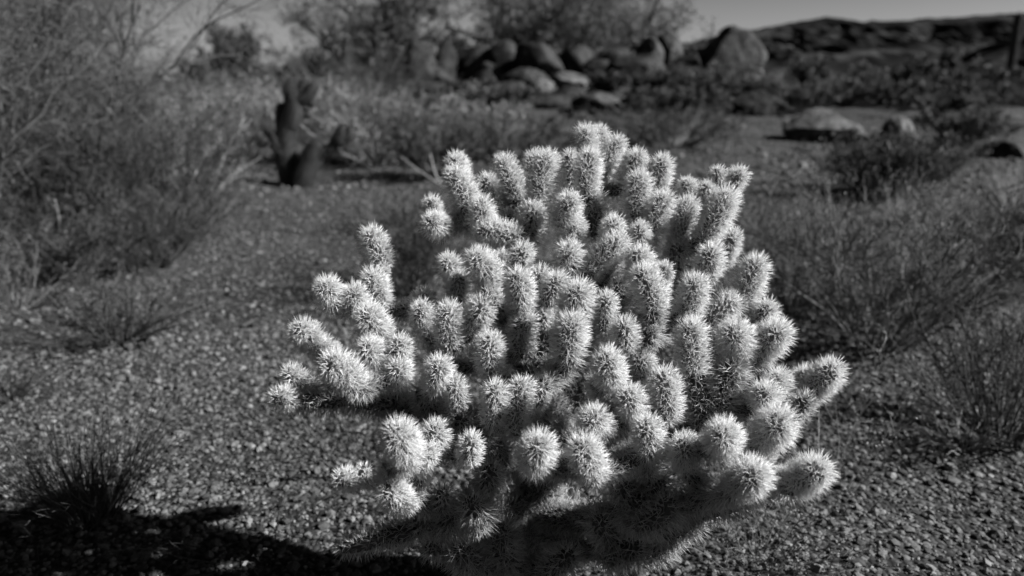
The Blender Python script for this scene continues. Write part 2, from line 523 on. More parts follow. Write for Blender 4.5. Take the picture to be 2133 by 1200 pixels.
def stem_mesh(mb, path, rad, spine_len, dens, wid, mats, per=8, cap=True, forward=0.25):
    """flesh swept along a path with a round tip, tubercles and a coat of spines"""
    path = np.asarray(path, float)
    k = len(path)
    tan = np.gradient(path, axis=0); tan = nrm(tan)
    ref = np.array([0.3, 0.9, 0.2]); u = nrm(np.cross(tan, ref)); w = np.cross(tan, u)
    rad = np.asarray(rad, float)
    sides = 12
    rings, rr_, cc = [], [], []
    for i in range(k):
        rings.append((path[i], u[i], w[i], rad[i]))
    if cap:
        for a in (25, 48, 68, 83):
            a = math.radians(a)
            rings.append((path[-1] + tan[-1] * rad[-1] * math.sin(a), u[-1], w[-1], rad[-1] * math.cos(a)))
    ang = np.arange(sides) * 2 * PI / sides
    v = []
    for i, (c, uu, ww, r) in enumerate(rings):
        bmp = 1 + 0.07 * np.cos(ang * 4 + i * 1.9)
        v.append(c + r * bmp[:, None] * (uu * np.cos(ang)[:, None] + ww * np.sin(ang)[:, None]))
    v = np.array(v); nr = len(rings)
    i = (np.arange(nr - 1) * sides)[:, None]; j = np.arange(sides)[None]; j2 = (j + 1) % sides
    f = np.stack([i + j, i + j2, i + sides + j2, i + sides + j], -1).reshape(-1, 4)
    mb.add(v.reshape(-1, 3), f, R.uniform(0.2, 0.8), mats[0])
    # areoles: side of the stem, then the cap
    seg = np.linalg.norm(np.diff(path, axis=0), axis=1); s = np.r_[0, np.cumsum(seg)]
    L = s[-1]; rm = rad.mean()
    n_side = max(8, int(2 * PI * rm * L * dens))
    ti = (np.arange(n_side) + 0.5) / n_side * L
    th = np.arange(n_side) * 2.39996 + R.normal(0, 0.06, n_side)
    ip = lambda arr: np.stack([np.interp(ti, s, arr[:, c]) for c in range(3)], 1)
    pc, pu, pw_, pt = ip(path), nrm(ip(u)), nrm(ip(w)), nrm(ip(tan))
    pr = np.interp(ti, s, rad)
    nor = pu * np.cos(th)[:, None] + pw_ * np.sin(th)[:, None]
    pos = pc + nor * pr[:, None]
    nn = nrm(nor + pt * forward)
    if cap:
        n_cap = max(10, int(2 * PI * rad[-1] ** 2 * dens * 1.15))
        z = (np.arange(n_cap) + 0.5) / n_cap
        th = np.arange(n_cap) * 2.39996
        q = np.sqrt(1 - z * z)
        nor = (u[-1] * (np.cos(th) * q)[:, None] + w[-1] * (np.sin(th) * q)[:, None] + tan[-1] * z[:, None])
        pos = np.r_[pos, path[-1] + nor * rad[-1]]
        nn = np.r_[nn, nrm(nor + tan[-1] * 0.12)]
    n = len(pos)
    base = np.repeat(pos, per, 0); nb = np.repeat(nn, per, 0)
    N = n * per
    d = nrm(nb + rand_dir(N) * R.uniform(0.2, 1.05, N)[:, None])
    d = np.where((np.sum(d * nb, 1) < 0.08)[:, None], nrm(d + nb * 0.5), d)
    ln = spine_len * R.uniform(0.6, 1.2, N)
    base = base + nrm(np.cross(d, rand_dir(N))) * 0.0012
    a1 = nrm(np.cross(d, rand_dir(N))); a2 = np.cross(d, a1)
    wd = wid * R.uniform(0.75, 1.25, N)[:, None] * 0.5
    tip = base + d * ln[:, None]
    c3, s3 = -0.5, 0.866
    vv = np.stack([base + a1 * wd, base + (a1 * c3 + a2 * s3) * wd, base + (a1 * c3 - a2 * s3) * wd, tip], 1)
    # most of the width is kept past the middle: a second ring
    mid = base + d * (ln * 0.55)[:, None]
    wm = wd * 0.8
    vm_ = np.stack([mid + a1 * wm, mid + (a1 * c3 + a2 * s3) * wm, mid + (a1 * c3 - a2 * s3) * wm], 1)
    vv = np.concatenate([vv[:, :3], vm_, vv[:, 3:]], 1)      # 0-2 base, 3-5 mid, 6 tip
    o = (np.arange(N) * 7)[:, None, None]
    fq = np.array([[0, 1, 4, 3], [1, 2, 5, 4], [2, 0, 3, 5]])[None] + o
    ft = np.array([[3, 4, 6], [4, 5, 6], [5, 3, 6]])[None] + o
    tn = np.repeat(R.uniform(0, 1, N), 7)
    n0 = mb.n
    mb.add(vv.reshape(-1, 3), fq.reshape(-1, 4), tn, mats[1])
    mb.f.append(ft.reshape(-1, 3) + n0); mb.m.append(np.full(N * 3, mats[1], np.int32))


TR = np.array([0.08, 1.86, 0.0]); TR[2] = gz(TR[0], TR[1])
cholla = thing('cholla_cactus', 'large pale spiny cholla cactus standing in the middle of the gravel', 'cactus', TR)
SK = []          # skeleton points the joints grow from


def world_joint(e, dd=0.0):
    cx, cy, bx, by, r = e[:5]
    if len(e) > 5:
        d = e[5]
    else:
        m = model_depth(cx, cy)
        d = m + np.clip(0.4 * (54.5 / r - m), -0.05, 0.05)
    d += dd
    C = P(cx, cy, d)
    lp = math.hypot(cx - bx, cy - by) / F * d
    dz = max(0.012, math.sqrt(max(0, 0.072 ** 2 - lp * lp)))
    B = P(bx, by, d + dz)
    return C, B, 1.16 * r * d / F, d


JE = parse(J)
off = np.zeros(len(JE))
SUNV = np.array([math.sin(math.radians(97)) * math.cos(math.radians(35)), math.cos(math.radians(97)) * math.cos(math.radians(35)), math.sin(math.radians(35))])
for it in range(80):
    wj = [world_joint(e, o) for e, o in zip(JE, off)]
    Cs = np.array([q[0] for q in wj]); Ms = np.array([(q[0] + q[1]) / 2 for q in wj]); Rs = np.array([q[2] for q in wj])
    push = np.zeros(len(JE))
    for i in range(len(JE)):
        for T in (Cs, Ms):
            rel = T - Cs[i]
            t = rel @ SUNV
            dist = np.linalg.norm(rel - t[:, None] * SUNV, axis=1)
            hit = (t > 0.02) & (dist < 0.8 * (Rs + Rs[i]) * 0.85)
            hit[i] = False
            for j in np.where(hit)[0]:
                dy = T[j][1] - Cs[i][1]
                sg = 1 if dy >= -0.01 else -1        # the farther of the two goes farther
                push[i] -= sg * 0.0035; push[j] += sg * 0.0035
    off = np.clip((off + np.clip(push, -0.008, 0.008)) * 0.985, -0.11, 0.11)
joints = [world_joint(e, o) for e, o in zip(JE, off)]
olds = [world_joint(e) for e in parse(OLD)]

trunk_top = np.array([0.09, 1.80, 0.50])
trunk = bez([TR - np.array([0, 0, 0.06]), TR + np.array([-0.02, -0.02, 0.22]), trunk_top], 14)
tm = M()
stem_mesh(tm, trunk, np.linspace(0.062, 0.045, 14), 0.024, 14000, 0.0011, (0, 1), per=5)
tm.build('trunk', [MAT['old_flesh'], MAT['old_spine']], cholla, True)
SK += list(trunk[3:])
limbs = [(0.75, (800, 835, 1.68)), (0.55, (880, 1085, 1.66)), (0.9, (1110, 790, 1.75)), (0.7, (1480, 880, 1.62)), (0.98, (1200, 590, 1.92)), (0.98, (1030, 540, 1.95)),
         (0.98, (1440, 560, 1.90)), (0.5, (1330, 1050, 1.58)), (0.5, (1500, 1055, 1.58)), (0.4, (1310, 1140, 1.72)), (0.85, (1290, 880, 1.62)), (0.8, (985, 900, 1.68)),
         (0.95, (700, 800, 1.66)), (0.98, (1290, 470, 1.97))]
for t, (px, py, d) in limbs:
    a = trunk[int(t * 13)]; b = P(px, py, d)
    mid = a * 0.45 + b * 0.55 + np.array([0, 0, -0.035])
    pth = bez([a, mid, b], 14)
    bm_ = M()
    stem_mesh(bm_, pth, np.linspace(0.028, 0.020, 14), 0.028, 7000, 0.0012, (0, 1), per=6)
    bm_.build('branch', [MAT['old_flesh'], MAT['old_spine']], cholla, True)
    SK += list(pth[3:])
order = sorted(range(len(joints)), key=lambda i: -joints[i][2] / joints[i][3])
small = {id(joints[i]) for i in order[100:]}     # past the hundred largest: one part together
rest = M()
allj = [(j, False) for j in joints] + [(j, True) for j in olds]
allj.sort(key=lambda q: np.linalg.norm(q[0][1] - trunk_top))
for jj, old in allj:
    C, B, RR, d = jj
    sk = np.array(SK)
    dist = np.linalg.norm(sk - B, axis=1) + 0.8 * np.maximum(0, sk[:, 2] - B[2] - 0.01)
    k = int(np.argmin(dist)); A = sk[k]
    gap = np.linalg.norm(A - B)
    ax = nrm(C - B)
    tip = C
    jm = rest if id(jj) in small else M()
    rf = RR * (0.49 if not old else 0.44)
    nseg = 7
    body = bez([B, B * 0.5 + C * 0.5 + rand_dir(1)[0] * 0.008, tip], nseg)
    # the visual radius includes spines and the cap ends one radius beyond C
    radb = rf * np.array([0.72, 0.88, 1.0, 1.05, 1.04, 1.0, 0.90])
    if gap > 0.03:
        lead = bez([A, A * 0.5 + B * 0.5 + np.array([0, 0, -0.012]) + FW * min(0.035, gap * .3), B, body[1]], 8)
        stem_mesh(jm, lead, np.linspace(0.74, 0.82, 8) * rf, RR * .6, 12000, 0.0011, (2, 3), per=6, cap=False)  # stalks get darker materials, painting the shade in gaps between joints
    sp = RR * (0.60 if not old else 0.72)
    if old:
        stem_mesh(jm, body, radb, sp, 9000, 0.0013, (0, 1), per=7)
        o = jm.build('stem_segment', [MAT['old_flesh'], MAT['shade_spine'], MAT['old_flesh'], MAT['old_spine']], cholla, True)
    else:
        stem_mesh(jm, body, radb, sp, 13500, 0.00115, (0, 1), per=8)
        if jm is not rest: jm.build('joint', [MAT['flesh'], MAT['spine'], MAT['old_flesh'], MAT['stem_spine']], cholla, True)
    SK += list(body)
tag(rest.build('joint', [MAT['flesh'], MAT['spine'], MAT['old_flesh'], MAT['stem_spine']], cholla, True), kind='stuff')
print('joints', len(joints), 'old', len(olds))

exec_bg = True
# ------------------------------------------------------------------ BOULDERS
def ball(sub):
    import bmesh
    bm = bmesh.new(); bmesh.ops.create_icosphere(bm, subdivisions=sub, radius=1)
    v = np.array([x.co[:] for x in bm.verts]); f = np.array([[y.index for y in x.verts] for x in bm.faces]); bm.free()
    return v, f


BV, BF = ball(5)
BV4, BF4 = ball(4)


def boulder(label, px, top, bot, wpx, y, depth=0.9, seed=0, cuts=7, lean=0.0, planes=(), name='boulder', group='granite boulders of the rock pile', sub=5):
    """px: column of the middle; top, bot: picture rows; y: distance of its middle"""
    rs = np.random.default_rng(100 + seed)
    V, Fc = (BV, BF) if sub == 5 else (BV4, BF4)
    zt = P(px, top, 1.0) - CAM; zb = P(px, bot, 1.0) - CAM
    t = y / zt[1]; top_z = CAMZ + zt[2] * t
    t2 = y / zb[1]; bot_z = CAMZ + zb[2] * t2
    x = (zt[0] * t + zb[0] * t2) / 2
    dd = y * math.cos(PITCH)
    wid = wpx / F * dd * 1.0
    h = max(top_z - bot_z, 0.1)
    v = V.copy()
    # flat facets, as split granite has
    for k in range(cuts):
        n = rs.normal(size=3); n /= np.linalg.norm(n)
        c = rs.uniform(0.48, 0.85)
        s = v @ n
        v = v - np.outer(np.maximum(0, s - c), n) * 0.95
    for n, c in planes:
        n = np.array(n, float); n /= np.linalg.norm(n)
        s = v @ n
        v = v - np.outer(np.maximum(0, s - c), n) * 0.95
    off = rs.uniform(0, 50, 3)
    disp = np.array([mnoise.fractal(Vector(q * 1.3 + off), 1.0, 2.0, 3) * 0.10 + mnoise.fractal(Vector(q * 4 + off), 0.8, 2.0, 4) * 0.045 for q in v])
    v = v * (1 + disp[:, None])
    mn, mx = v.min(0), v.max(0)
    v = (v - (mn + mx) / 2) / ((mx - mn) / 2)
    hh = h / 2 * 1.12
    v[:, 0] += lean * v[:, 2]
    v = v * np.array([wid / 2 / (1 + abs(lean) * .6), wid / 2 * depth, hh])
    g = float(gz(x, y))
    zc = top_z - hh
    if bot_z <= g + 0.4:
        zc = min(zc, g + hh * 0.8) if zc - hh > g else zc
    m = M(); m.add(v + np.array([x, y, zc]), Fc)
    o = m.build(name, MAT['rock' if ('pale' in label or 'sunlit' in label) and 'dark' not in label.replace('dark leafy', '') and 'tall' not in label else ('mid_rock' if 'tall rounded' in label or 'bright' in label or 'grey' in label else 'dark_rock')], smooth_=True, loc=(x, y, zc))  # sunlit boulders get pale granite, shaded ones dark: light put into the colour
    return tag(o, label, 'boulder', group)


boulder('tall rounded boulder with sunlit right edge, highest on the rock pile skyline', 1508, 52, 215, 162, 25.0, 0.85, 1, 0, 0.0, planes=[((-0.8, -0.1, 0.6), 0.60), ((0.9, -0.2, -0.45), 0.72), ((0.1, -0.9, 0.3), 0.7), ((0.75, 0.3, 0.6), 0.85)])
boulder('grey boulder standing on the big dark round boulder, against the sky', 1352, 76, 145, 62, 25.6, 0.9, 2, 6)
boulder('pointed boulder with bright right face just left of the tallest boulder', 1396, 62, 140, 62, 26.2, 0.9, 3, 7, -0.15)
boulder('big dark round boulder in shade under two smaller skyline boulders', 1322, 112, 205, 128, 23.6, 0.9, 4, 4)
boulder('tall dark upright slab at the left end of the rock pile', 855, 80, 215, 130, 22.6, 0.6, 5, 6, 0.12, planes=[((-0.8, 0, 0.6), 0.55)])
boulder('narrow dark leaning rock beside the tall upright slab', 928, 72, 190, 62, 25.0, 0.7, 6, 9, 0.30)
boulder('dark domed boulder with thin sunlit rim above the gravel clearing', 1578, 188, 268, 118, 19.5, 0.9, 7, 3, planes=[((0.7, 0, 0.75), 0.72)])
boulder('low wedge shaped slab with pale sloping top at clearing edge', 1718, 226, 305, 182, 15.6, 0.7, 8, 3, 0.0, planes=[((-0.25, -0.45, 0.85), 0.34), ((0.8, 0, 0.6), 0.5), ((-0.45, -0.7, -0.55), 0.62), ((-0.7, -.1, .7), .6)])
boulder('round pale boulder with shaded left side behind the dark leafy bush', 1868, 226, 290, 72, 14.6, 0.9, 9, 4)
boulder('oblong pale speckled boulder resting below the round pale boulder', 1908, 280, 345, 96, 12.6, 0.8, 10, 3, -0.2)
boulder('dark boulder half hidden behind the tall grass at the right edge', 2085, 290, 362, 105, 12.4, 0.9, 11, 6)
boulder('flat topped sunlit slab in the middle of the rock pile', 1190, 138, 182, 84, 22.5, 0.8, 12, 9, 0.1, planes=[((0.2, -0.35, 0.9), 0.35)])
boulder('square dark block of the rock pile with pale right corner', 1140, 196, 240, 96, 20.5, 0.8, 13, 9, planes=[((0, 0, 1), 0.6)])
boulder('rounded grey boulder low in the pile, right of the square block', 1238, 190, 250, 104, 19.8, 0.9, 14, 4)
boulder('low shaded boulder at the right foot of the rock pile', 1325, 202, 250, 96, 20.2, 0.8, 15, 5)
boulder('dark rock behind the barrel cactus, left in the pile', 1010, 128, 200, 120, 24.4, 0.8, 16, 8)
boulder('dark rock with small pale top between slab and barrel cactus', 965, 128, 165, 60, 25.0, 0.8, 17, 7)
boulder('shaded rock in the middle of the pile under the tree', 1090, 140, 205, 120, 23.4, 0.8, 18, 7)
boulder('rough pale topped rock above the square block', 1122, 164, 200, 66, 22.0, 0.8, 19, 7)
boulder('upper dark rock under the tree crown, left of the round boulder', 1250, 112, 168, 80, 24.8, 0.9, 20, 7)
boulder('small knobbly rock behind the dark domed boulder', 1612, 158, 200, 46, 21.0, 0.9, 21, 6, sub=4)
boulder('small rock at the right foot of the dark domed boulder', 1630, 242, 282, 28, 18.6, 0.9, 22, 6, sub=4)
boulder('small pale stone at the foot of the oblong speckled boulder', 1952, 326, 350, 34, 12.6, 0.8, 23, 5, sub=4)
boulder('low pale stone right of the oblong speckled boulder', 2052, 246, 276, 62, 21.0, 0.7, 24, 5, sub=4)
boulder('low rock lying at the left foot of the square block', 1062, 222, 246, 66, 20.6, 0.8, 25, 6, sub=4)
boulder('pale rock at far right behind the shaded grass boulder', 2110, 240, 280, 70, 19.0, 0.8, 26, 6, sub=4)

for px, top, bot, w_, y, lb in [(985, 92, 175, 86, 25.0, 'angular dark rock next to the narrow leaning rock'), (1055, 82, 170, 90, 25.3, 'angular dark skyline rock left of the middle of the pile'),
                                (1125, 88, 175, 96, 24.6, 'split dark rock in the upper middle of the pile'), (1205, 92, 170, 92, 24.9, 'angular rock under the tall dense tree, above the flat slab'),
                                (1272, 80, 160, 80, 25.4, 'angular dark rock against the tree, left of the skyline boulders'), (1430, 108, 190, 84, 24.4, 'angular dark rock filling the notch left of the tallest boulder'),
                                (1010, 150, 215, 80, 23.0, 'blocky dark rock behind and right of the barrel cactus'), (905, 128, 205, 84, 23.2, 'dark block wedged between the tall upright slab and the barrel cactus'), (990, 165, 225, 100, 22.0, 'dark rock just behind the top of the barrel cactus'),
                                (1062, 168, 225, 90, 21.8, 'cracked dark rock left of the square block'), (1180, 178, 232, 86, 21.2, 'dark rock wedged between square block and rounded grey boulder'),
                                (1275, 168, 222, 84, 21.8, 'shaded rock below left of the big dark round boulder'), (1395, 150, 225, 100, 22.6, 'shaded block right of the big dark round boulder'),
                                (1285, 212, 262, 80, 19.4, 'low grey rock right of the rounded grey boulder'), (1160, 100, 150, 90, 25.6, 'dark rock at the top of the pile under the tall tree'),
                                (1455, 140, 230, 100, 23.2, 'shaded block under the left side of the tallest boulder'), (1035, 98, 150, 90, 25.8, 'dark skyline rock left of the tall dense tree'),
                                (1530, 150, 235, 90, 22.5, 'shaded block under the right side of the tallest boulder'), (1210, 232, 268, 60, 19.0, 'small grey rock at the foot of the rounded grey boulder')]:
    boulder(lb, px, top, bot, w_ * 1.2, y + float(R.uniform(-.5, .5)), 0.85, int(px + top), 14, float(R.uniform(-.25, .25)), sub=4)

# ------------------------------------------------------------------ PLANTS
def base_of(px, py=None, y=None):
    if y is None:
        return G(px, py)
    d = y * math.cos(PITCH) + CAMZ * math.sin(PITCH)
    x = d * (px - CX) / F
    return np.array([x, y, float(gz(x, y))])


def hpx(base, toprow):
    """height of a plant whose top reaches a picture row"""
    v = FW + UP * (CY - toprow) / F
    return CAMZ + v[2] * base[1] / v[1] - base[2]


def desert_tree(label, base, h, half, mats, nl=5, dens=1.0, leafsz=0.05, cat='tree', group='desert trees behind the rocks', dirbias=(0, 0, 0), fine=0.006, twig='twig_mid', leafn=3, name='desert_tree', hs=1.3, limb=0.016):
    t = thing(name, label, cat, base, group)
    h = h * hs; half = half * hs; n1 = nl
    a = R.uniform(0, 2 * PI, n1) + np.arange(n1) * 2 * PI / n1
    d = np.stack([np.cos(a) * R.uniform(.3, .9, n1), np.sin(a) * R.uniform(.3, .9, n1), np.full(n1, 1.0)], 1) + np.array(dirbias)
    s = np.repeat(np.array([base]), n1, 0) + R.normal(0, 0.06, (n1, 3)) * np.array([1, 1, 0]) - np.array([0, 0, 0.08])
    L1 = grow(s, d * np.array([half / h * 1.2, half / h * 1.2, 1]), h * R.uniform(.55, .8, n1), 8, 0.13, 0.02)
    tr = M(); tubes(tr, L1, h * limb, h * limb * .4, 5)
    s2, d2, _ = sprout(L1, int(7 * dens), .12, 1.0, 0.9, 0.15)
    L2 = grow(s2, d2, h * R.uniform(.22, .45, len(s2)), 7, 0.2, 0.02)
    tubes(tr, L2, h * limb * .36, h * limb * .14, 4)
    tr.build('trunk', [MAT['bark']], t)
    cr = M()
    s3, d3, _ = sprout(L2, int(9 * dens), .15, 1.0, 1.0, 0.05)
    L3 = grow(s3, d3, h * R.uniform(.08, .2, len(s3)), 5, 0.22, -0.02)
    tubes(cr, L3, fine, fine * .5, 3)
    s4, d4, _ = sprout(L3, 4, .2, 1.0, 0.9)
    L4 = grow(s4, d4, h * R.uniform(.04, .1, len(s4)), 4, 0.2, -0.03)
    tubes(cr, L4, fine * .6, fine * .35, 3)
    # light and dark clumps: the tone follows the branch it grows on
    p5, d5, idx = along(L4, leafn)
    tl = np.clip(np.repeat(R.beta(.5, .6, len(L2)), int(9 * dens) * 4 * leafn)[:len(p5)] * .7 + R.uniform(0, .4, len(p5)), 0, 1)
    leaves(cr, p5, leafsz, 1, 0.6, tone=tl)
    cr.build('crown', [MAT[twig], MAT[mats]], t)
    return t


def lid(L, base, h):
    z = L[..., 2] - base[2]
    L[..., 2] = base[2] + np.where(z > .8 * h, .8 * h + .2 * h * np.tanh((z - .8 * h) / (.25 * h)), z)
    return L


def shrub(label, base, h, half, stem='twig_mid', leaf='leaf_mid', ns=26, m2=7, m3=5, leafn=3, leafsz=0.03, thick=0.004, cat='shrub', group=None, up=0.05, spread=1.0, wob=0.16, name='shrub', lean=(0, 0, 0), foliage=True):
    t = thing(name, label, cat, base, group)
    h = h * 1.15; half = half * 1.15; ns = int(ns * 1.3)
    a = R.uniform(0, 2 * PI, ns); q = np.sqrt(R.uniform(0.02, 1, ns))
    d = np.stack([np.cos(a) * q * half / h * 1.3, np.sin(a) * q * half / h * 1.3, np.ones(ns)], 1) + np.array(lean)
    s = np.repeat(base[None], ns, 0) + np.stack([np.cos(a) * q, np.sin(a) * q, -0.03 * np.ones(ns)], 1) * np.array([half * .18, half * .18, 1])
    ln = np.linalg.norm(d, axis=1) * h * R.uniform(.6, .95, ns)
    L1 = lid(grow(s, d, ln, 8, wob * .6, up * .5), base, h)
    sm_ = M(); tubes(sm_, L1, thick * 1.6, thick * .7, 4)
    s2, d2, _ = sprout(L1, m2, .2, 1.0, 0.7 * spread, up)
    L2 = lid(grow(s2, d2, h * R.uniform(.15, .4, len(s2)), 6, wob, up), base, h * 1.08)
    tubes(sm_, L2, thick * .7, thick * .4, 3)
    s3, d3, _ = sprout(L2, m3, .15, 1.0, 0.8 * spread, up)
    L3 = grow(s3, d3, h * R.uniform(.07, .2, len(s3)), 5, wob, up)
    tubes(sm_, L3, thick * .42, thick * .22, 3)
    sm_.build('stem', [MAT[stem]], t)
    if foliage and leafn:
        lm = M()
        p, dd, _ = along(L3, leafn)
        tl = np.clip(np.repeat(R.beta(.5, .6, len(L2)), m3 * leafn)[:len(p)] * .8 + R.uniform(0, .3, len(p)), 0, 1)
        leaves(lm, p, leafsz, 0, 0.5, dd, tl)
        lm.build('foliage', [MAT[leaf]], t)
    return t


def tuft(label, base, h, half, mat='twig_pale', n=160, thick=0.0016, cat='grass tuft', group=None, droop=-0.03, name='grass_tuft', wob=0.10, m2=0):
    a = R.uniform(0, 2 * PI, n); q = np.sqrt(R.uniform(0, 1, n))
    d = np.stack([np.cos(a) * q * half / h * 1.1, np.sin(a) * q * half / h * 1.1, np.ones(n)], 1)
    s = np.repeat(base[None], n, 0) + np.stack([np.cos(a) * q * half * .25, np.sin(a) * q * half * .25, -0.015 * np.ones(n)], 1)
    L = grow(s, d, h * R.uniform(.45, 1.1, n) * np.linalg.norm(d, axis=1) * .9, 8, wob, droop)
    m = M(); tubes(m, L, thick, thick * .4, 3)
    if m2:
        s2, d2, _ = sprout(L, m2, .35, 1, .6)
        tubes(m, grow(s2, d2, h * R.uniform(.08, .25, len(s2)), 5, .15), thick * .6, thick * .3, 3)
    return tag(m.build(name, [MAT[mat]], loc=base), label, cat, group)


# --- trees on and behind the rock pile
g = 'desert trees behind the rocks'
desert_tree('wide feathery tree on the skyline left of the rock pile', base_of(775, y=33), hpx(base_of(775, y=33), -40), 4.4, 'leaf_grey', 13, 1.15, 0.10, fine=0.010, leafn=4)
desert_tree('tall dense tree rising out of the top of the frame behind the rock pile', base_of(1150, y=33), hpx(base_of(1150, y=33), -90), 5.4, 'leaf_grey', 13, 1.3, 0.11, fine=0.011, leafn=4)
desert_tree('small dark tree alone on the skyline between the two larger crowns', base_of(515, y=33), hpx(base_of(515, y=33), 66), 1.6, 'leaf_dark', 5, 1.2, 0.10, fine=0.011, leafn=4)
desert_tree('low tree at the left of the lone small tree, dark against the sky', base_of(430, y=36), hpx(base_of(430, y=36), 118), 1.5, 'leaf_dark', 5, 1.1, 0.10, fine=0.011, leafn=4)
desert_tree('right hand tree above the round dark boulder, light tipped twigs', base_of(1310, y=30), hpx(base_of(1310, y=30), -40), 1.9, 'leaf_grey', 6, 1.1, 0.10, fine=0.010, leafn=4)
for px, top, y, hf, lf, lb in [(600, 128, 34, 1.5, 'leaf_grey', 'low grey tree right of the lone small skyline tree'), (665, 92, 36, 1.9, 'leaf_grey', 'grey tree at the left side of the wide feathery crown'),
                               (470, 112, 38, 1.8, 'leaf_grey', 'hazy grey tree behind the lone small skyline tree'), (940, 62, 37, 2.0, 'leaf_grey', 'wispy tree between the wide feathery tree and the tall dense tree'),
                               (545, 150, 29, 1.5, 'leaf_mid', 'low bushy tree in front of the lone small skyline tree')]:
    b = base_of(px, y=y)
    desert_tree(lb, b, hpx(b, top), hf, lf, 6, 1.1, 0.10, fine=0.011, leafn=4, hs=1.15)
# --- trees and brush at the far right under the mesa
RTREE = [(1660, 172, 31, 1.3, 'smoky grey bush just right of the dark domed boulder', 1), (1730, 168, 38, 1.8, 'grey bush below the mesa, second from the domed boulder', 1),
         (1805, 158, 44, 2.2, 'broad grey bush below the middle of the mesa', 1), (1890, 132, 46, 2.6, 'pale crowned tree in the row below the mesa, tallest there', 1),
         (1985, 112, 50, 2.4, 'tree at the foot of the dark knoll, pale crown', 1), (2070, 140, 46, 2.4, 'bush on the near slope of the dark knoll', 1),
         (1950, 190, 30, 1.8, 'dark bush in front of the pale crowned trees below the mesa', 0), (2050, 178, 32, 1.8, 'dark bush below the knoll near the right edge', 0),
         (1800, 198, 27, 1.4, 'low dim bush behind the wedge shaped slab', 1), (2130, 195, 26, 1.3, 'dark bush cut by the right edge above the far pale rock', 0),
         (1885, 215, 23, 1.1, 'low dark bush behind the round pale boulder', 0), (1995, 225, 21, 1.1, 'dim bush left of the low pale stone', 0),
         (1690, 205, 22, .9, 'low grey scrub behind the left end of the wedge shaped slab', 1)]
for i, (px, top, y, hf, lb, pale) in enumerate(RTREE):
    b = base_of(px, y=y)
    desert_tree(lb, b, max(1.0, hpx(b, top)), hf, 'leaf_mid' if pale else 'leaf_dark', 6, 1.15, 0.0035 * y, cat='bush', group='brush below the mesa', fine=0.00035 * y, name='desert_bush', leafn=4, hs=1.25)
# --- the big twiggy tree at the left
for px, y, h, hf, nl, lb in [(110, 6.6, 2.8, 1.4, 13, 'large fine twigged tree leaning in from the left edge'), (-90, 5.4, 2.6, 1.3, 9, 'twiggy tree at the extreme left, cut by the frame edge'),
                             (0, 8.5, 3.2, 1.5, 10, 'fine twigged tree standing behind the large left tree')]:
    desert_tree(lb, base_of(px, y=y), h, hf, 'leaf_mid', nl, 1.6, 0.018, group='fine twigged trees at the left edge', dirbias=(0.04, -0.05, 0), fine=0.0022, twig='twig_mid', leafn=2, hs=1.0, limb=.009)

# --- the left middle bushes
for px, py, top, hf, st, lf, lb in [
        (60, 500, 270, .8, 'twig_mid', 'leaf_dark', 'tangled grey shrub under the left tree, nearest the frame edge'),
        (215, 515, 250, .75, 'twig_dark', 'leaf_dark', 'dark tangled shrub under the left tree, right of the frame edge shrub'),
        (330, 490, 275, .65, 'twig_dark', 'leaf_dark', 'open twiggy shrub at the right foot of the left tree'),
        (385, 385, 215, .85, 'twig_pale', 'leaf_pale', 'pale wispy shrub left of the dark forked cholla'),
        (300, 385, 215, 1.1, 'twig_mid', 'leaf_mid', 'grey shrub deep behind the open twiggy shrub')]:
    b = base_of(px, py)
    shrub(lb, b, hpx(b, top), hf, st, lf, 30, 8, 5, 2, 0.022, 0.0042 if py > 450 else 0.006, group='shrubs under the left tree')
for px, py, top, hf, st, lf, lb in [(60, 590, 470, .5, 'twig_mid', 'leaf_dark', 'low scrub in front of the tangled frame edge shrub'), (190, 575, 440, .55, 'twig_dark', 'leaf_dark', 'low dark scrub spreading in front of the left tree'),
                                    (310, 560, 430, .5, 'twig_dark', 'leaf_dark', 'low twiggy scrub at the edge of the left gravel clearing'), (400, 500, 385, .5, 'twig_mid', 'leaf_dark', 'low scrub at the right end of the left brush'),
                                    (120, 450, 330, .7, 'twig_pale', 'leaf_mid', 'pale stemmed scrub inside the left brush')]:
    b = base_of(px, py)
    shrub(lb, b, hpx(b, top), hf, st, lf, 26, 8, 5, 2, 0.018, 0.0034, group='low scrub at the left', wob=.22)
for px, py, top, hf, lb in [(250, 480, 330, .55, 'bare pale curving stems in front of the dark left brush'), (360, 455, 320, .5, 'bleached bare stems at the right end of the left brush'),
                            (110, 530, 400, .5, 'bare grey stems low at the left edge brush'), (440, 395, 290, .5, 'bare bent stems between the left brush and the dark forked cholla')]:
    b = base_of(px, py)
    shrub(lb, b, hpx(b, top), hf, 'twig_pale', 'leaf_dark', 9, 3, 2, 0, .01, .0052, group='bare stems in the left brush', wob=.26, foliage=False, name='dead_shrub')
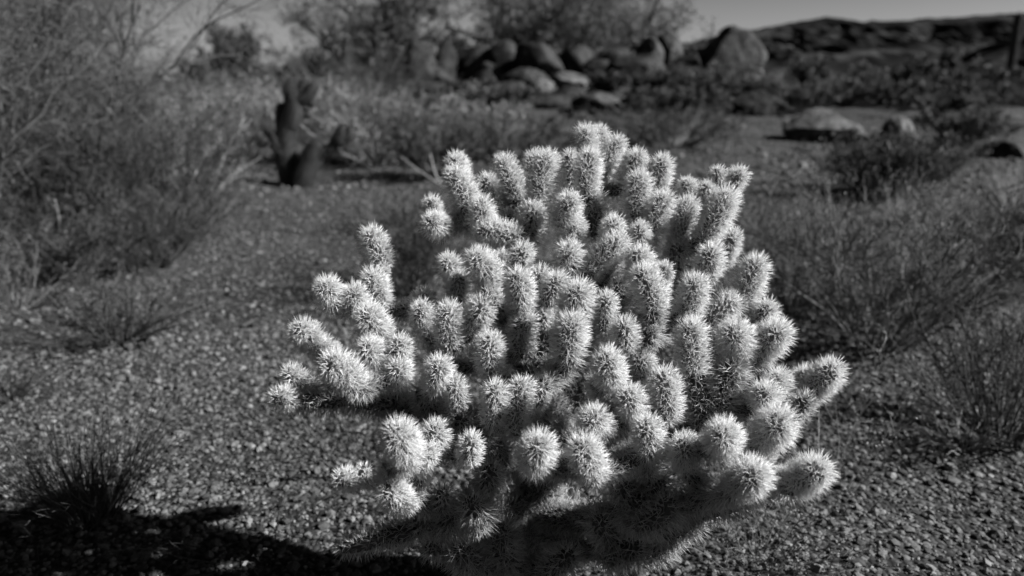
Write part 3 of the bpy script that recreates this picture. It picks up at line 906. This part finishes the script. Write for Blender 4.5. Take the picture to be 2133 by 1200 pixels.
# --- pale grassy shrubs along the back of the left clearing
ROW = [(505, 328, 210, .6, 'twig_pale', 'leaf_pale', 'pale feathery shrub behind the left arm of the dark forked cholla'),
       (690, 328, 190, .9, 'twig_pale', 'leaf_pale', 'brightest pale shrub right behind the dark forked cholla'),
       (790, 345, 225, .75, 'twig_pale', 'leaf_pale', 'pale grassy shrub right of the dark stumpy cactus'),
       (860, 332, 205, .9, 'twig_mid', 'leaf_pale', 'grey grassy shrub left of the barrel cactus'),
       (1000, 330, 235, .75, 'twig_pale', 'leaf_pale', 'low pale grass shrub just right of the barrel cactus'),
       (905, 370, 262, .55, 'twig_mid', 'leaf_mid', 'low dim shrub in front of the barrel cactus'),
       (620, 290, 160, 1.2, 'twig_mid', 'leaf_mid', 'taller grey shrub behind the crown of the dark forked cholla'),
       (470, 290, 165, 1.3, 'twig_pale', 'leaf_pale', 'bleached shrub below the lone skyline tree'),
       (745, 260, 130, 1.5, 'twig_mid', 'leaf_mid', 'grey bush at the foot of the wide feathery tree'),
       (1085, 330, 252, .9, 'twig_mid', 'leaf_mid', 'low scrub in front of the square block of the rock pile'),
       (1400, 305, 235, 1.2, 'twig_mid', 'leaf_mid', 'low scrub between the rock pile and the gravel clearing'),
       (1310, 300, 246, 1.0, 'twig_mid', 'leaf_mid', 'dry scrub at the right foot of the rock pile')]
for px, py, top, hf, st, lf, lb in ROW:
    b = base_of(px, py)
    shrub(lb, b, hpx(b, top), hf, st, lf, 34, 8, 5, 3, 0.035, 0.006, group='scrub along the back of the clearing', spread=.8)
b = base_of(1455, y=20.5)
shrub('dark leafy bush covering the foot of the tallest boulder', b, hpx(b, 152), 0.8, 'twig_dark', 'leaf_mid', 40, 9, 6, 4, 0.07, 0.008)
b = base_of(1405, y=22)
shrub('dark bush between the big round boulder and the tallest boulder', b, hpx(b, 158), 0.55, 'twig_dark', 'leaf_dark', 30, 9, 6, 4, 0.07, 0.008)
b = base_of(1600, y=20.6)
shrub('small pale shrub perched above the dark domed boulder', b, hpx(b, 160), 0.5, 'twig_pale', 'leaf_mid', 24, 6, 5, 3, 0.05, 0.006)
# --- brush among and beside the rocks
for px, top, y, hf, lf, lb in [(1000, 185, 20.5, .6, 'leaf_dark', 'dark brush in front of the dark rock behind the barrel cactus'), (1060, 205, 19.8, .6, 'leaf_mid', 'grey brush above the low rock at the foot of the square block'),
                               (1265, 178, 22.2, .6, 'leaf_dark', 'dark brush in the gap left of the big round boulder'),
                               (880, 190, 21.0, .6, 'leaf_mid', 'low grey brush at the foot of the tall upright slab'), (1430, 205, 19.5, .8, 'leaf_mid', 'grey scrub below the dark leafy bush of the tallest boulder'),
                               (1370, 215, 19.0, .7, 'leaf_mid', 'dim scrub in front of the low shaded boulder')]:
    b = base_of(px, y=y)
    shrub(lb, b, max(.5, hpx(b, top)), hf, 'twig_dark', lf, 26, 8, 5, 4, 0.075, 0.008, group='brush among the rocks')
for px, top, y, hf, lf, lb in [(1665, 190, 20.0, .8, 'leaf_mid', 'grey feathery scrub rising behind the wedge shaped slab'), (1745, 200, 21.0, .9, 'leaf_mid', 'mid grey scrub right behind the peak of the wedge shaped slab'),
                               (1925, 205, 20.0, .9, 'leaf_dark', 'dark scrub above and right of the round pale boulder'), (1990, 250, 18.0, .6, 'leaf_mid', 'pale tipped scrub left of the far pale rock'),
                               (2040, 215, 22.0, 1.0, 'leaf_dark', 'dark scrub right of the far low pale stone'), (2105, 222, 23.0, 1.0, 'leaf_dark', 'dark scrub by the right edge behind the far pale rock'),
                               (1830, 225, 21.0, .9, 'leaf_mid', 'dim grey scrub left of the round pale boulder'), (2010, 262, 14.6, .55, 'leaf_mid', 'shaggy scrub just left of the dark boulder in tall grass')]:
    b = base_of(px, y=y)
    shrub(lb, b, max(.5, hpx(b, top)), hf, 'twig_mid', lf, 28, 8, 5, 4, 0.065, 0.007, group='scrub right of the clearing')
# --- right middle
b = base_of(1835, 408)
shrub('dark leafy bush in the gravel clearing below the pale boulders', b, hpx(b, 300), 0.55, 'twig_dark', 'leaf_dark', 46, 9, 6, 4, 0.035, 0.005)
b = base_of(1950, 372)
shrub('low dim shrub right of the dark leafy bush in the clearing', b, hpx(b, 310), 0.5, 'twig_mid', 'leaf_mid', 26, 7, 5, 3, 0.03, 0.005)
b = base_of(1775, 345)
shrub('feathery grey bush behind the wedge slab and the dark leafy bush', base_of(1815, y=19), hpx(base_of(1815, y=19), 245), .5, 'twig_mid', 'leaf_mid', 30, 8, 5, 3, 0.05, 0.007)
b = base_of(2115, 462)
tuft('tall pale grass clump at the right edge in front of the dark boulder', b, hpx(b, 322), .38, 'twig_pale', 260, .0035)
b = base_of(2010, y=16.5)
shrub('shaggy shrub right of the oblong speckled boulder', b, hpx(b, 262), .75, 'twig_mid', 'leaf_mid', 30, 8, 5, 3, 0.05, 0.007)
b = base_of(1820, 715)
shrub('wide dry grey bush right of the big cholla with bleached curling stems', b, hpx(b, 425), 0.60, 'twig_mid', 'leaf_mid', 40, 9, 5, 1, 0.016, 0.0030, wob=.24)
b = base_of(1840, 668)
shrub('bright bare curling stems in the middle of the wide dry grey bush', b, hpx(b, 470), .36, 'twig_pale', 'leaf_dark', 12, 4, 2, 0, .01, .0034, wob=.32, foliage=False, name='dead_shrub')
b = base_of(1650, 640)
shrub('dim dry shrub just behind the right side of the big cholla', b, hpx(b, 440), 0.42, 'twig_mid', 'leaf_mid', 34, 8, 5, 1, 0.015, 0.0026, wob=.2)
b = base_of(1985, 640)
shrub('sparse dry shrub right of the wide grey bush', b, hpx(b, 520), 0.4, 'twig_mid', 'leaf_mid', 28, 7, 5, 1, 0.015, 0.0026, wob=.2)
b = base_of(2085, 915)
shrub('dark stemmed shrub near the right edge casting a shadow on gravel', b, hpx(b, 680), 0.34, 'twig_dark', 'leaf_mid', 44, 7, 4, 1, 0.010, 0.0022, wob=.14)
b = base_of(2000, 930)
tuft('low dead twigs with pale broken ends at the foot of the dark stemmed shrub', b, .16, .22, 'twig_pale', 60, .0022, 'dead twigs', name='dead_twigs', wob=.16)
b = base_of(2150, 570)
shrub('dark shrub at the right edge beyond the dark stemmed shrub', b, hpx(b, 440), .45, 'twig_dark', 'leaf_dark', 30, 8, 5, 2, 0.02, 0.003)
for px, py, h, lb in [(1600, 530, .34, 'pale dry grass tuft just behind the right shoulder of the big cholla'), (1690, 500, .40, 'pale dry grass tuft behind the dim dry shrub'),
                      (1770, 640, .30, 'sunlit dry grass tuft at the left edge of the wide grey bush'), (1905, 590, .34, 'sunlit dry grass tuft at the right edge of the wide grey bush'),
                      (1990, 500, .36, 'pale grass tuft above the sparse dry shrub'), (1880, 470, .42, 'pale grass tuft behind the top of the wide grey bush'), (2060, 560, .3, 'thin pale grass tuft near the right edge above the dark stemmed shrub')]:
    b = base_of(px, py)
    tuft(lb, b, h, h * .7, 'twig_pale', 120, .0024, group='dry grass tufts right of the cholla', wob=.17, m2=2)
# --- behind the cholla
b = base_of(860, 610)
shrub('dark shrub in shade behind the left of the big cholla', b, hpx(b, 440), .30, 'twig_dark', 'leaf_dark', 36, 8, 5, 2, 0.014, 0.0024)
b = base_of(800, 470)
tuft('thin dim grass clump behind the dark shaded shrub', b, hpx(b, 400), .4, 'twig_mid', 140, .0028)
# --- left foreground
b = base_of(250, 700)
shrub('low dead shrub with spreading dark twigs on the left gravel', b, .26, .42, 'twig_dark', 'leaf_dark', 34, 5, 3, 0, .01, .0032, foliage=False, wob=.2, spread=1.1, name='dead_shrub')
b = base_of(190, 1085)
tuft('dark spiky grass tuft at the lower left with long thin blades', b, .38, .24, 'twig_dark', 260, .0015, wob=.11, m2=2)
b = base_of(20, 830)
tuft('dark low tuft at the left edge above the spiky tuft', b, .18, .22, 'twig_dark', 110, .0018, wob=.12, m2=1)
b = base_of(30, 640)
shrub('low dim scrub at the left edge beside the dead shrub', b, .3, .45, 'twig_mid', 'leaf_mid', 30, 6, 4, 1, .014, .0026)

# --- dry stalks round the cholla
def stalks(label, base, h, half, n, mat, thick, m2=3, lean=(0, 0, 0), name='dry_stalks', cat='dry stalks'):
    a = R.uniform(0, 2 * PI, n); q = np.sqrt(R.uniform(0, 1, n))
    d = np.stack([np.cos(a) * q * half / h, np.sin(a) * q * half / h, np.ones(n)], 1) + np.array(lean)
    s = np.repeat(base[None], n, 0) + np.stack([np.cos(a) * q * half * .3, np.sin(a) * q * half * .3, -0.01 * np.ones(n)], 1)
    L = grow(s, d, h * R.uniform(.55, 1.05, n) * np.linalg.norm(d, axis=1), 12, .10, 0.0)
    m = M(); tubes(m, L, thick, thick * .6, 4)
    s2, d2, _ = sprout(L, m2, .35, 1, .7)
    L2 = grow(s2, d2, h * R.uniform(.1, .28, len(s2)), 8, .14, .02, .05); tubes(m, L2, thick * .65, thick * .4, 3)
    # little dry seed heads at the ends
    e = np.r_[L[:, -1], L2[:, -1]]
    leaves(m, np.repeat(e, 3, 0), .007, 0, .8, tone=np.full(len(e) * 3, .8))
    return tag(m.build(name, [MAT[mat]], loc=base), label, cat)


stalks('thin bleached stalks with curled tips at the right of the big cholla', base_of(1740, 1010), .42, .26, 9, 'twig_pale', .0012, 3, lean=(.15, 0, 0))
stalks('fine branching dry stalks in front of the lower right of the cholla', base_of(1570, 1170), .20, .30, 60, 'twig_mid', .0010, 6)
stalks('dead stalks leaning out from under the left arms of the cholla', base_of(800, 985), .36, .34, 26, 'twig_dark', .0018, 3, lean=(-.35, 0, 0))
stalks('pale dead stems in the dark hollow under the cholla', base_of(1140, 1150), .46, .16, 22, 'twig_pale', .0030, 3, lean=(-.1, -.1, 0))
stalks('dry twigs sprawling on gravel at the lower left of the cholla', base_of(560, 1150), .10, .42, 14, 'twig_dark', .0020, 3)
b = base_of(900, 400)
sk_ = M()
tubes(sk_, np.stack([bez([b + np.array([.25, -.2, .02]), b + np.array([-.12, 0, .22]), b + np.array([-.35, .1, .38])], 8),
                     bez([b + np.array([.3, -.2, .02]), b + np.array([.05, 0, .15]), b + np.array([-.02, .1, .42])], 8),
                     bez([b + np.array([.28, -.1, .02]), b + np.array([.2, 0, .12]), b + np.array([.1, .1, .26])], 8)]), .011, .006, 5)
tag(sk_.build('dead_branch', [MAT['twig_pale']], loc=b), 'pale bare dead branch lying behind the upper left of the cholla', 'dead branch')
b = base_of(790, 372)
sk_ = M()
tubes(sk_, np.stack([bez([b + np.array([.4, 0, .02]), b + np.array([0, 0, .10]), b + np.array([-.5, .1, .32])], 8),
                     bez([b + np.array([.3, 0, .04]), b + np.array([.35, .1, .2]), b + np.array([.55, .2, .35])], 8)]), .012, .006, 5)
tag(sk_.build('dead_branch', [MAT['twig_pale']], loc=b), 'bleached dead branch lying at the foot of the dark forked cholla', 'dead branch')

# ------------------------------------------------------------------ other cacti
def lobe(mb, path, r0, r1):
    path = bez(path, 9)
    rad = np.linspace(r0, r1, 9) * np.array([.8, .95, 1, 1.02, 1, 1, 1, .95, .85])
    stem_mesh(mb, path, rad, min(r0 * .35, .03), 2200, .003, (0, 1), per=5)


def px_path(pts, d):
    return [P(a, b_, d) for a, b_ in pts]


gb = base_of(615, 388); dk = gb[1] * math.cos(PITCH) + (CAMZ - gb[2]) * math.sin(PITCH)
t = thing('dark_cholla', 'dark forked cholla with knobbly upright arms in front of pale shrubs', 'cactus', gb)
s_ = dk / F
q = M(); lobe(q, px_path([(608, 396), (600, 360), (596, 320), (594, 280), (602, 240), (612, 205)], dk), 21 * s_, 17 * s_); q.build('trunk', [MAT['cactus_dark'], MAT['bark_dark']], t, True)
for pts, r in [([(598, 330), (588, 270), (586, 225)], 9), ([(600, 270), (612, 245), (614, 215), (608, 180)], 13), ([(612, 225), (628, 235), (640, 238)], 8),
               ([(610, 200), (600, 190), (606, 172)], 9), ([(612, 205), (628, 188), (636, 176)], 10), ([(616, 215), (642, 200), (652, 182)], 9), ([(640, 205), (648, 215)], 8),
               ([(596, 315), (566, 296), (552, 284)], 9), ([(556, 300), (540, 292), (538, 282)], 8), ([(590, 330), (575, 300), (570, 285)], 8)]:
    q = M(); lobe(q, px_path(pts, dk + R.normal(0, .05)), r * s_ * 1.4, r * s_ * 1.3); q.build('arm', [MAT['cactus_dark'], MAT['bark_dark']], t, True)
gb = base_of(645, 386)
t = thing('dark_cactus', 'short thick dark cactus stump beside the forked cholla', 'cactus', gb)
q = M(); lobe(q, px_path([(626, 392), (636, 362), (646, 335), (658, 308)], dk - .1), 22 * s_, 20 * s_); q.build('trunk', [MAT['cactus_dark'], MAT['bark_dark']], t, True)
for pts, r in [([(655, 330), (668, 318), (678, 312)], 9), ([(672, 318), (690, 308), (706, 290)], 7), ([(700, 300), (712, 285), (712, 272)], 10), ([(716, 290), (728, 280), (730, 270)], 7)]:
    q = M(); lobe(q, px_path(pts, dk - .1), r * s_ * 1.4, r * s_ * 1.3); q.build('arm', [MAT['cactus_dark'], MAT['bark_dark']], t, True)
gb = base_of(415, 375); d2_ = gb[1] * math.cos(PITCH) + (CAMZ - gb[2]) * math.sin(PITCH); s2_ = d2_ / F
t = thing('dark_cholla', 'small dark cholla hidden among the shrubs left of the clearing', 'cactus', gb)
q = M(); lobe(q, px_path([(418, 378), (412, 340), (405, 300), (402, 278)], d2_), 14 * s2_, 13 * s2_); q.build('trunk', [MAT['cactus_dark'], MAT['bark_dark']], t, True)
for pts, r in [([(412, 345), (432, 338), (444, 330)], 8), ([(408, 300), (385, 292), (378, 280)], 9), ([(414, 335), (400, 330), (396, 318)], 9)]:
    q = M(); lobe(q, px_path(pts, d2_), r * s2_, r * s2_ * .9); q.build('arm', [MAT['cactus_dark'], MAT['bark_dark']], t, True)
gb = base_of(595, y=6.7); 

# ribbed barrel cactus
def ribbed(mb, base, h, r, ribs, rings=22, dome=1.0):
    n = ribs * 6
    th = np.linspace(0, 2 * PI, n, endpoint=False)
    v = []; tn = []
    for i in range(rings + 1):
        t_ = i / rings
        z = t_ * h
        top = max(0, (z - (h - r * dome)) / (r * dome))
        rad = r * (0.82 + 0.18 * min(1, t_ * 3)) * math.sqrt(max(0.001, 1 - top * top))
        rb = 1 + 0.09 * np.cos(th * ribs)
        v.append(np.stack([base[0] + rad * rb * np.cos(th), base[1] + rad * rb * np.sin(th), np.full(n, base[2] + z)], 1))
        tn.append(0.25 + 0.75 * np.clip(np.cos(th * ribs), 0, 1) ** 2)
    i = (np.arange(rings) * n)[:, None]; j = np.arange(n)[None]; j2 = (j + 1) % n
    f = np.stack([i + j, i + j2, i + n + j2, i + n + j], -1).reshape(-1, 4)
    mb.add(np.array(v).reshape(-1, 3), f, np.array(tn).ravel())


bb = base_of(946, y=15.0)
q = M(); hb = hpx(bb, 196); ribbed(q, bb - np.array([0, 0, .05]), hb + .05, 23 / F * 14.6, 18)
a = R.uniform(0, 2 * PI, 900); zz = R.uniform(.05, 1, 900) * hb
a = np.round(a / (2 * PI) * 18) / 18 * 2 * PI
rad = 23 / F * 14.6 * 1.06 * np.sqrt(np.clip(1 - np.maximum(0, (zz - hb + .2) / .2) ** 2, .02, 1))
leaves(q, np.stack([bb[0] + rad * np.cos(a), bb[1] + rad * np.sin(a), bb[2] + zz], 1), .04, 0, .12, np.stack([np.cos(a), np.sin(a), 0 * a + .2], 1), np.ones(900))
tag(q.build('barrel_cactus', [MAT['barrel']], loc=bb), 'ribbed barrel cactus with sunlit crown standing in front of the rock pile', 'cactus')

# saguaros
for px, top, bot, y, r, lb in [(2124, 24, 118, 88, .42, 'dark saguaro column on the knoll at the right edge of the skyline'), (1584, 143, 178, 24, .09, 'tiny pale columnar cactus right of the tallest boulder')]:
    d = (y * math.cos(PITCH)) ; x = (px - CX) / F * d
    v1 = P(px, top, 1.0) - CAM; v2 = P(px, bot, 1.0) - CAM
    zt = CAMZ + v1[2] / v1[1] * y; zb = CAMZ + v2[2] / v2[1] * y
    b = np.array([v1[0] / v1[1] * y, y, zb])
    t = thing('saguaro_cactus', lb, 'cactus', b)
    q = M(); ribbed(q, b - np.array([0, 0, 2.5 if y > 50 else .5]), zt - zb + (2.5 if y > 50 else .5), r, 12); q.build('trunk', [MAT['barrel' if y < 50 else 'cactus_dark']], t)
    if y > 50:
        q = M(); tubes(q, bez([b + np.array([0, 0, 1.7]), b + np.array([.7, 0, 1.9]), b + np.array([.8, 0, 3.2])], 9)[None], .22, .17, 8); q.build('arm', [MAT['cactus_dark']], t)

# dry litter and low ground plants
lt = M()
n = 900
x = np.r_[R.uniform(-4.5, -1.6, n // 2), R.uniform(0.9, 4.5, n // 2)]; y = np.r_[R.uniform(3.2, 8.5, n // 2), R.uniform(2.1, 7, n // 2)]
s = np.stack([x, y, gz(x, y)], 1)
dd = rand_dir(n) * np.array([1, 1, .5]) + np.array([0, 0, .45])
tubes(lt, grow(s, dd, R.uniform(.04, .22, n), 6, .2), .0022, .001, 3)
x, y = wedge(2600, 3.5, 17, .62)
s = np.stack([x, y, gz(x, y)], 1)
keep = (np.sin(x * 1.1 + 2 * np.sin(y * .5)) + R.normal(0, .5, len(x))) > .35
s = s[keep]
tubes(lt, grow(s, rand_dir(len(s)) * np.array([1, 1, .4]) + np.array([0, 0, .6]), R.uniform(.05, .2, len(s)), 5, .2), .003, .0012, 3)
tag(lt.build('plant_litter', [MAT['twig_mid']]), 'thin dry stems and litter scattered over the gravel', 'plant litter', kind='stuff')

# ------------------------------------------------------------------ LIGHT, SKY, CAMERA
SUN_EL, SUN_AZ = math.radians(35), math.radians(97)       # azimuth from +Y towards +X: from the right, a little behind the subject
w = bpy.data.worlds.new('World'); scene.world = w; w.use_nodes = True
nt = w.node_tree; nt.nodes.clear()
sky = nt.nodes.new('ShaderNodeTexSky'); sky.sky_type = 'NISHITA'; sky.sun_disc = False
sky.sun_elevation = SUN_EL; sky.sun_rotation = SUN_AZ
sep = nt.nodes.new('ShaderNodeSeparateColor')               # the photograph was made through a red filter
bg = nt.nodes.new('ShaderNodeBackground'); bg.inputs['Strength'].default_value = 0.05
wo = nt.nodes.new('ShaderNodeOutputWorld')
flt = nt.nodes.new('ShaderNodeMath'); flt.operation = 'MULTIPLY_ADD'; flt.inputs[1].default_value = -0.36; flt.use_clamp = False
nt.links.new(sky.outputs[0], sep.inputs[0]); nt.links.new(sep.outputs[2], flt.inputs[0]); nt.links.new(sep.outputs[0], flt.inputs[2])
mxx = nt.nodes.new('ShaderNodeMath'); mxx.operation = 'MAXIMUM'; mxx.inputs[1].default_value = 0.0
nt.links.new(flt.outputs[0], mxx.inputs[0]); nt.links.new(mxx.outputs[0], bg.inputs['Color']); nt.links.new(bg.outputs[0], wo.inputs[0])

sd = np.array([math.sin(SUN_AZ) * math.cos(SUN_EL), math.cos(SUN_AZ) * math.cos(SUN_EL), math.sin(SUN_EL)])
sl = bpy.data.lights.new('sun', 'SUN'); sl.energy = 5.0; sl.angle = math.radians(0.5); sl.color = (1, 1, 1)
so = bpy.data.objects.new('sun', sl); COL.objects.link(so)
so.rotation_euler = Vector([float(-c) for c in sd]).to_track_quat('-Z', 'Y').to_euler(); so.location = (5, 2, 6)

cam = bpy.data.cameras.new('camera'); cam.lens = 28; cam.sensor_width = 36; cam.clip_end = 6000; cam.clip_start = 0.05
cam.dof.use_dof = True; cam.dof.focus_distance = 1.60; cam.dof.aperture_fstop = 2.2
co = bpy.data.objects.new('camera', cam); COL.objects.link(co)
co.location = (0, 0, CAMZ); co.rotation_euler = (PI / 2 - PITCH, 0, 0)
scene.camera = co
vs = scene.view_settings; vs.view_transform = 'Standard'; vs.look = 'None'; vs.gamma = 1; vs.exposure = 1.1
scene.display_settings.display_device = 'sRGB'
scene.cycles.use_denoising = True; scene.cycles.denoising_prefilter = 'ACCURATE'
scene.cycles.max_bounces = 8; scene.cycles.diffuse_bounces = 5; scene.cycles.transmission_bounces = 5
